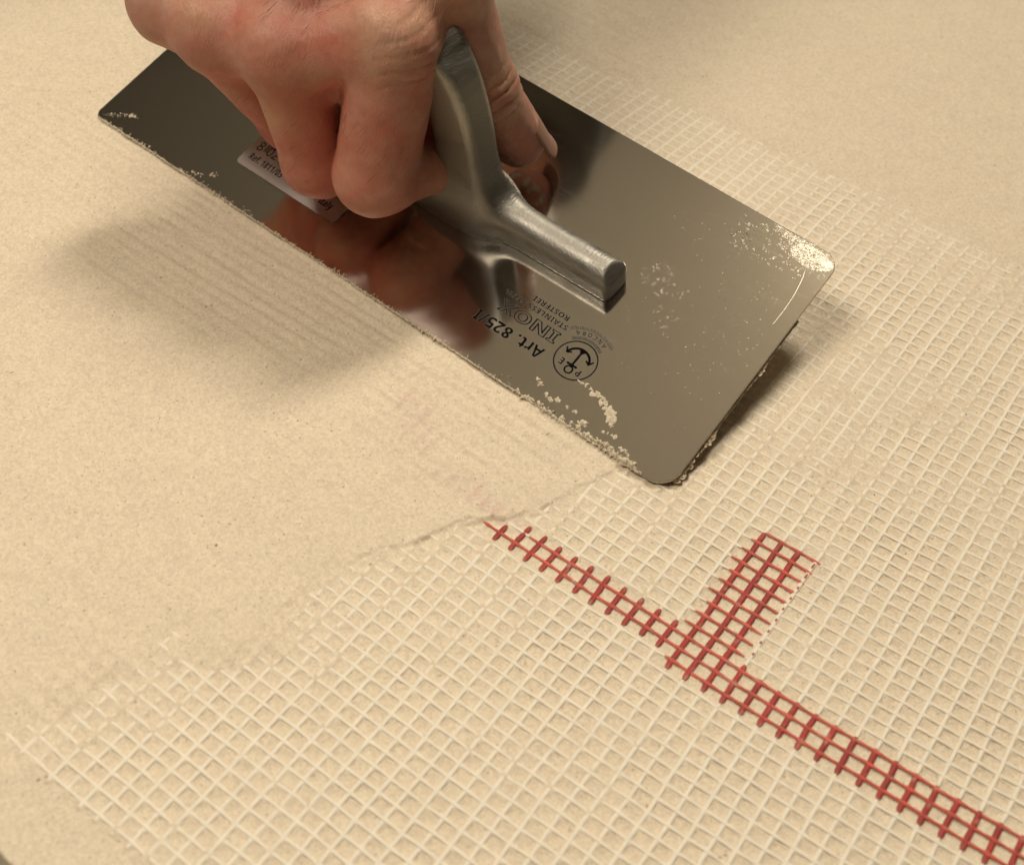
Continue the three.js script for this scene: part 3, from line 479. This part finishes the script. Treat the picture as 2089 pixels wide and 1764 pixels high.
// ------------------------------------------------------------------ the hand: one continuous body from a distance field
{
  const who = thing('person', W(-95, 57, -15), 'bare right hand gripping the trowel handle, thumb pressed along its neck', 'person');
  const J = (l, n, s) => W(l, n, s);
  const F = {
    index: [J(-61.8, 66.5, -3.5), J(-64.6, 26.5, -19.8), J(-61, 17, 0), J(-64, 30, 15)],
    middle: [J(-90, 60, -19), J(-86, 21.8, -23), J(-85, 15, -3), J(-88, 27, 12)],
    ring: [J(-114, 59, -24), J(-103.5, 23.5, -16.5), J(-104, 17, 1), J(-106, 26, 12)],
    pinky: [J(-132, 60, -25), J(-117, 34, -13.5), J(-118, 22, -1), J(-120, 31, 10)],
  };
  const R = { index: [13.2, 11.7, 10, 8.6, 12], middle: [13, 11.2, 9.8, 8.4, 10.9], ring: [12.2, 10.2, 9.2, 8, 9.9], pinky: [11.4, 9, 8, 7, 9] };
  const wristI = J(-82, 100, 48), wristM = J(-97, 102, 48), wristR = J(-110, 99, 44), wristP = J(-122, 92, 39);
  const thumb = [J(-86, 86, 44), J(-60, 74, 17), J(-52.5, 38, 16.5), J(-46.5, 14, 22.5)];
  const arm = V(-40, 138, -190), arm2 = V(-14, 176, -300);
  const names = Object.keys(F);
  const DORSAL = TN.clone().multiplyScalar(2.4).addScaledVector(TS, -1.6), WEB = {}; for (const f of names) WEB[f] = F[f][0].clone().lerp(F[f][1], 0.3);
  function field(x, y, z) {
    // back and heel of the hand
    let d = cone(x, y, z, F.index[0], wristI, 11.6, 14);
    d = smin(d, cone(x, y, z, F.middle[0], wristM, 12.4, 15), 9); d = smin(d, cone(x, y, z, F.ring[0], wristR, 11.8, 15), 9); d = smin(d, cone(x, y, z, F.pinky[0], wristP, 11.4, 14), 9);
    d = smin(d, cone(x, y, z, wristM, arm, 22, 26), 14); d = smin(d, cone(x, y, z, wristP, arm, 19, 26), 12); if (d < 60) d = smin(d, cone(x, y, z, arm, arm2, 27, 36), 10);
    // knuckles
    for (const f of names) { const A = F[f][0]; d = smin(d, Math.hypot(x - A.x - DORSAL.x, y - A.y - DORSAL.y, z - A.z - DORSAL.z) - (R[f][0] - 1.2), 3.5); d = smin(d, cone(x, y, z, A, WEB[f], R[f][0] - 0.8, R[f][4] - 0.6), 3.2); }
    for (let i = 0; i < 3; i++) { const a = names[i], b = names[i + 1]; d = smin(d, cone(x, y, z, F[a][0], F[b][0], R[a][0] - 2.2, R[b][0] - 2.2), 4); d = smin(d, cone(x, y, z, WEB[a], WEB[b], R[a][4] - 6.5, R[b][4] - 6.5), 2); }
    let fingers = 1e9;
    for (const f of names) {
      const P = F[f], r = R[f];
      let e = cone(x, y, z, P[0], P[1], r[0] - 0.6, r[4]);
      e = smin(e, Math.hypot(x - P[1].x, y - P[1].y, z - P[1].z) - r[1] * 0.97, 3);
      e = smin(e, cone(x, y, z, P[1], P[2], r[4] - 0.4, r[2]), 3); e = smin(e, cone(x, y, z, P[2], P[3], r[2], r[3]), 3);
      fingers = smin(fingers, e, 0.35);
    }
    d = smin(d, fingers, 2.2);
    // thumb, its ball and the web
    let t = cone(x, y, z, thumb[0], thumb[1], 15, 11.2); t = smin(t, cone(x, y, z, thumb[1], thumb[2], 10.6, 10), 5); t = smin(t, cone(x, y, z, thumb[2], thumb[3], 9.9, 8.6), 4);
    t = smin(t, cone(x, y, z, F.index[0], thumb[0], 7, 13), 9);
    d = smin(d, t, 3.5);
    // folds: across the thumb joint, under the first finger joint, and slack skin
    if (d < 3) {
      const q = V(x, y, z).sub(TB), l = q.dot(TL), n = q.dot(TN), s = q.dot(TS);
      if (l > -58 && s > 6) { for (const [m, a] of [[44, 0.5], [40, 0.65], [36, 0.5], [48, 0.25], [32, 0.3]]) { const u = n - m + (l + 46) * -0.55 + 0.8 * noise3(x * 0.3, y * 0.3, z * 0.3); d += a * Math.exp(-((u / 0.55) ** 2)) * sstep(-52, -45, l) ; } }
      if (s < -14 && l > -76) { const u = n - 12.4 + 0.5 * noise2(l * 0.3, 3); d += 0.45 * Math.exp(-((u / 0.5) ** 2)); }
      d += 0.22 * noise3(x * 0.16, y * 0.16, z * 0.16) + 0.09 * noise3(x * 0.45, y * 0.45, z * 0.45) + 0.045 * noise3(x * 1.05, y * 1.05, z * 1.05);
      if (n > 62 && l > -62) d += 0.3 * Math.exp(-((Math.sin(n * 0.75 + 1.5 * noise3(x * 0.1, y * 0.1, z * 0.1)) / 0.3) ** 2)) * sstep(-60, -53, l) * sstep(8, 0, s);
    }
    return d;
  }
  const g = solid(field, V(-190, 8, -250), V(32, 236, -30), 1.0, 1.6);
  const p = g.attributes.position, col = new Float32Array(p.count * 3), uv = new Float32Array(p.count * 2);
  const blush = [[F.index[0], 16, 0.45], [J(-63, 46, -14), 9, 0.7], [J(-88, 48, -32), 10, 0.8], [F.middle[0], 16, 0.8], [F.ring[0], 11, 0.35], [F.index[1], 17, 0.8], [F.middle[1], 15, 0.8], [F.ring[1], 14, 0.85], [F.pinky[1], 14, 0.7], [thumb[3], 13, 0.75], [thumb[1], 14, 0.25]], pale = [[J(-60, 72, -8), 8, 0.8], [J(-112, 66, -26), 7, 0.5], [J(-90, 46, -30), 8, 0.5], [thumb[2], 9, 0.7], [J(-50, 80, 8), 10, 0.5]];
  for (let i = 0; i < p.count; i++) {
    const q = V().fromBufferAttribute(p, i), [x, y, z] = [q.x, q.y, q.z];
    let red = 0.14 + 0.2 * (noise3(x * 0.09, y * 0.09, z * 0.09) + 0.3) + 0.22 * noise3(x * 0.23, y * 0.23, z * 0.23) + 0.16 * noise3(x * 0.6, y * 0.6, z * 0.6) + 0.06 * noise3(x * 1.4, y * 1.4, z * 1.4), yel = 0.1 * noise3(x * 0.12 + 40, y * 0.12, z * 0.12);
    for (const [c, r, a] of blush) red += a * Math.exp(-((q.distanceTo(c) / r) ** 2) * 0.5) * 0.62; for (const [c, r, a] of pale) yel += a * Math.exp(-((q.distanceTo(c) / r) ** 2)) * (0.9 + 0.5 * noise3(x * 0.3, y * 0.3, z * 0.3));
    red = clamp(red, -0.25, 1); yel = clamp(yel, 0, 0.8); const tone = 1 + 0.05 * noise3(x * 0.5 + 9, y * 0.5, z * 0.5) + 0.03 * noise3(x * 1.8, y * 1.8, z * 1.8);
    let R0 = mix(0.62, 0.54, red), G0_ = mix(0.345, 0.165, red), B0 = mix(0.25, 0.112, red); R0 = mix(R0, 0.68, yel); G0_ = mix(G0_, 0.46, yel); B0 = mix(B0, 0.26, yel);
    const l = q.clone().sub(TB), n = l.dot(TN), s = l.dot(TS), ll = l.dot(TL);
    if (ll > -56 && n < 17 && n > 1 && s < 24 && s > 8) { const w = noise3(x * 0.9, y * 0.9, z * 0.9) + 0.5 * noise3(x * 2, y * 2, z * 2) - 0.05; const k = sstep(-0.05, 0.4, w) * sstep(1, 4, n) * sstep(16, 10, n); R0 = mix(R0, 0.66, k); G0_ = mix(G0_, 0.56, k); B0 = mix(B0, 0.45, k); }   // dust of plaster on the thumb tip
    col.set([R0 * tone, G0_ * tone, B0 * tone], i * 3); uv.set([(ll * 0.9 + s * 0.3) / 24, (n - s * 0.9) / 24], i * 2);
  }
  g.setAttribute('color', new THREE.BufferAttribute(col, 3)); g.setAttribute('uv', new THREE.BufferAttribute(uv, 2));
  // short fine hairs on the backs of the fingers
  {
    const r = rng(63), hairs = [], nn = g.attributes.normal, spots = [[F.index[0].clone().lerp(F.index[1], 0.62), 10], [F.middle[0].clone().lerp(F.middle[1], 0.6), 11], [F.ring[0].clone().lerp(F.ring[1], 0.55), 10], [wristM.clone().lerp(F.middle[0], 0.55), 24], [wristP.clone().lerp(F.pinky[0], 0.4), 18]];
    for (let tries = 0; tries < 60000 && hairs.length < 170; tries++) {
      const i = Math.floor(r() * p.count), q = V().fromBufferAttribute(p, i), m = V().fromBufferAttribute(nn, i); if (m.z * 0.6 + m.y * 0.6 < 0.35) continue;
      const at = spots.find(([c, rad]) => c.distanceTo(q) < rad + 9 && q.distanceTo(c) < rad * 1.5); if (!at) continue;
      const dir = V(-0.55 + 0.5 * (r() - 0.5), -0.75, 0.35 + 0.4 * (r() - 0.5)); dir.addScaledVector(m, -dir.dot(m)).normalize(); const len = 2.2 + 2.6 * r(), a = q.clone().addScaledVector(m, -0.2), b = q.clone().addScaledVector(dir, len * 0.5).addScaledVector(m, 0.5 + 0.3 * r()), c = q.clone().addScaledVector(dir, len).addScaledVector(m, 0.4 + 0.6 * r());
      hairs.push(new THREE.TubeGeometry(new THREE.QuadraticBezierCurve3(a, b, c), 4, 0.035, 3));
    }
    tag(mesh('hair', toMetres(mergeGeometries(hairs), W(-95, 57, -15)), new THREE.MeshStandardMaterial({ color: new THREE.Color(0.06, 0.035, 0.02), roughness: 0.5 }), who), null, null, { kind: 'stuff' });
  }
  const pores = dataTexture(512, (i, j) => { const a = tileNoise(i / 5, j / 5, 102, 31), b = tileNoise(i / 2.5 + j / 5, j / 2.5, 205, 32), c = Math.abs(tileNoise(i / 12, j / 7, 43, 33)), v = 128 + 40 * a + 26 * b - 50 * Math.max(0, 0.16 - c) / 0.16; return [clamp(v, 0, 255), 0, 0]; });
  M.skin = new THREE.MeshPhysicalMaterial({ vertexColors: true, roughness: 0.52, bumpMap: pores, bumpScale: 0.00026, sheen: 0.2, sheenColor: new THREE.Color(1, 0.75, 0.6), sheenRoughness: 0.5, specularIntensity: 0.8 });
  mesh('hand', toMetres(g, W(-95, 57, -15)), M.skin, who);
  const cuff = (x, y, z) => { const a = wristM.clone().lerp(arm, 0.5), t = ((x - a.x) * (arm2.x - a.x) + (y - a.y) * (arm2.y - a.y) + (z - a.z) * (arm2.z - a.z)) / arm2.distanceToSquared(a); return smax(cone(x, y, z, a, arm2, 36, 48) + 2.2 * noise3(x * 0.03, y * 0.05, z * 0.09) + 1.2 * Math.sin(t * 26 + 2 * noise3(x * 0.04, y * 0.04, z * 0.04)), Math.max(-t, t - 1) * 120, 3); };
  mesh('sleeve', toMetres(solid(cuff, V(-110, 60, -310), V(50, 240, -110), 2.5, 1.7), W(-95, 57, -15)), new THREE.MeshStandardMaterial({ color: new THREE.Color(0.1, 0.092, 0.08), roughness: 0.95 }), who);
  // thumb nail: a curved plate on the far right side of the tip
  const nu = 12, nv = 10, pos = [], idx = [], ax = thumb[3].clone().sub(thumb[2]).normalize(), out = TL.clone().multiplyScalar(0.62).addScaledVector(TS, 0.78); out.addScaledVector(ax, -out.dot(ax)).normalize(); const sd = V().crossVectors(ax, out);
  for (const lay of [0, 1]) for (let i = 0; i <= nu; i++) for (let j = 0; j <= nv; j++) {
    const t = mix(-7, 9.6, i / nu), a = mix(-0.72, 0.72, j / nv) * (i === nu ? 0.82 : 1), rr = 9.0 - 0.04 * t + 0.25 + (lay ? 0 : -0.7) + 0.5 * sstep(5, 9, t) - 1.2 * sstep(-4, -7, t), c = thumb[3].clone().addScaledVector(ax, t - 0.9 * (a * a) * sstep(3, 9, t)).addScaledVector(out, rr * Math.cos(a) - 0.4).addScaledVector(sd, rr * Math.sin(a)); pos.push(c.x, c.y, c.z);
  }
  const L0 = (nu + 1) * (nv + 1), q = (a, b, c, d) => idx.push(a, b, c, a, c, d);
  for (let i = 0; i < nu; i++) for (let j = 0; j < nv; j++) { const a = i * (nv + 1) + j; q(L0 + a, L0 + a + nv + 1, L0 + a + nv + 2, L0 + a + 1); q(a, a + 1, a + nv + 2, a + nv + 1); }
  for (let i = 0; i < nu; i++) { const a = i * (nv + 1), b = a + nv; q(a, a + nv + 1, L0 + a + nv + 1, L0 + a); q(b, L0 + b, L0 + b + nv + 1, b + nv + 1); } for (let j = 0; j < nv; j++) { const a = j, b = nu * (nv + 1) + j; q(a, L0 + a, L0 + a + 1, a + 1); q(b, b + 1, L0 + b + 1, L0 + b); }
  const ng = new THREE.BufferGeometry(); ng.setAttribute('position', new THREE.Float32BufferAttribute(pos, 3)); ng.setIndex(idx); ng.computeVertexNormals();
  mesh('thumb_nail', toMetres(ng, W(-95, 57, -15)), new THREE.MeshPhysicalMaterial({ color: new THREE.Color(0.4, 0.21, 0.14), roughness: 0.6 }), who);
}

// ------------------------------------------------------------------ lamps outside the frame
function lampHead(name, L, label) {
  const g = new THREE.Group(); g.name = name; g.position.copy(L.at); g.lookAt(L.target ?? CENTRE); scene.add(g); tag(g, label, 'lamp');
  const s = L.size, w = L.long ?? s;
  if (L.along) { const zz = CENTRE.clone().sub(L.at).normalize(), xx = L.along.clone().addScaledVector(zz, -L.along.dot(zz)).normalize(); g.setRotationFromMatrix(new THREE.Matrix4().makeBasis(xx, V().crossVectors(zz, xx), zz)); }
  const hg = new THREE.BoxGeometry(w + s * 0.2, s * 1.2, 0.06); hg.translate(0, 0, -0.034);
  mesh('housing', hg, new THREE.MeshStandardMaterial({ color: 0x30302e, roughness: 0.6 }), g);
  mesh('lamp_lens', new THREE.BoxGeometry(w, s, 0.004), new THREE.MeshStandardMaterial({ color: 0xffffff, emissive: L.color, emissiveIntensity: 2 }), g);
  const r = new THREE.RectAreaLight(L.color, L.power, w, s); r.position.set(0, 0, 0.006); r.rotation.y = Math.PI; g.add(r);
}
lampHead('tube_lamp', LAMPS.far, 'long tube lamp hanging beyond the panel');
lampHead('uplighter', { ...UPLIGHT, target: V(UPLIGHT.at.x, 9, UPLIGHT.at.z + 0.001) }, 'wide lamp turned up to the ceiling');
lampHead('work_lamp', LAMPS.left, 'soft work lamp above the left of the panel');
{
  const cm = new THREE.MeshStandardMaterial({ color: new THREE.Color(0.62, 0.54, 0.42), roughness: 0.95 });
  const c = mesh('ceiling', new THREE.BoxGeometry(7, 0.1, 7), cm); c.position.set(0, 2.6, 0); tag(c, 'plain ceiling of the room', null, { kind: 'structure' });
}
renderer.render(scene, camera);
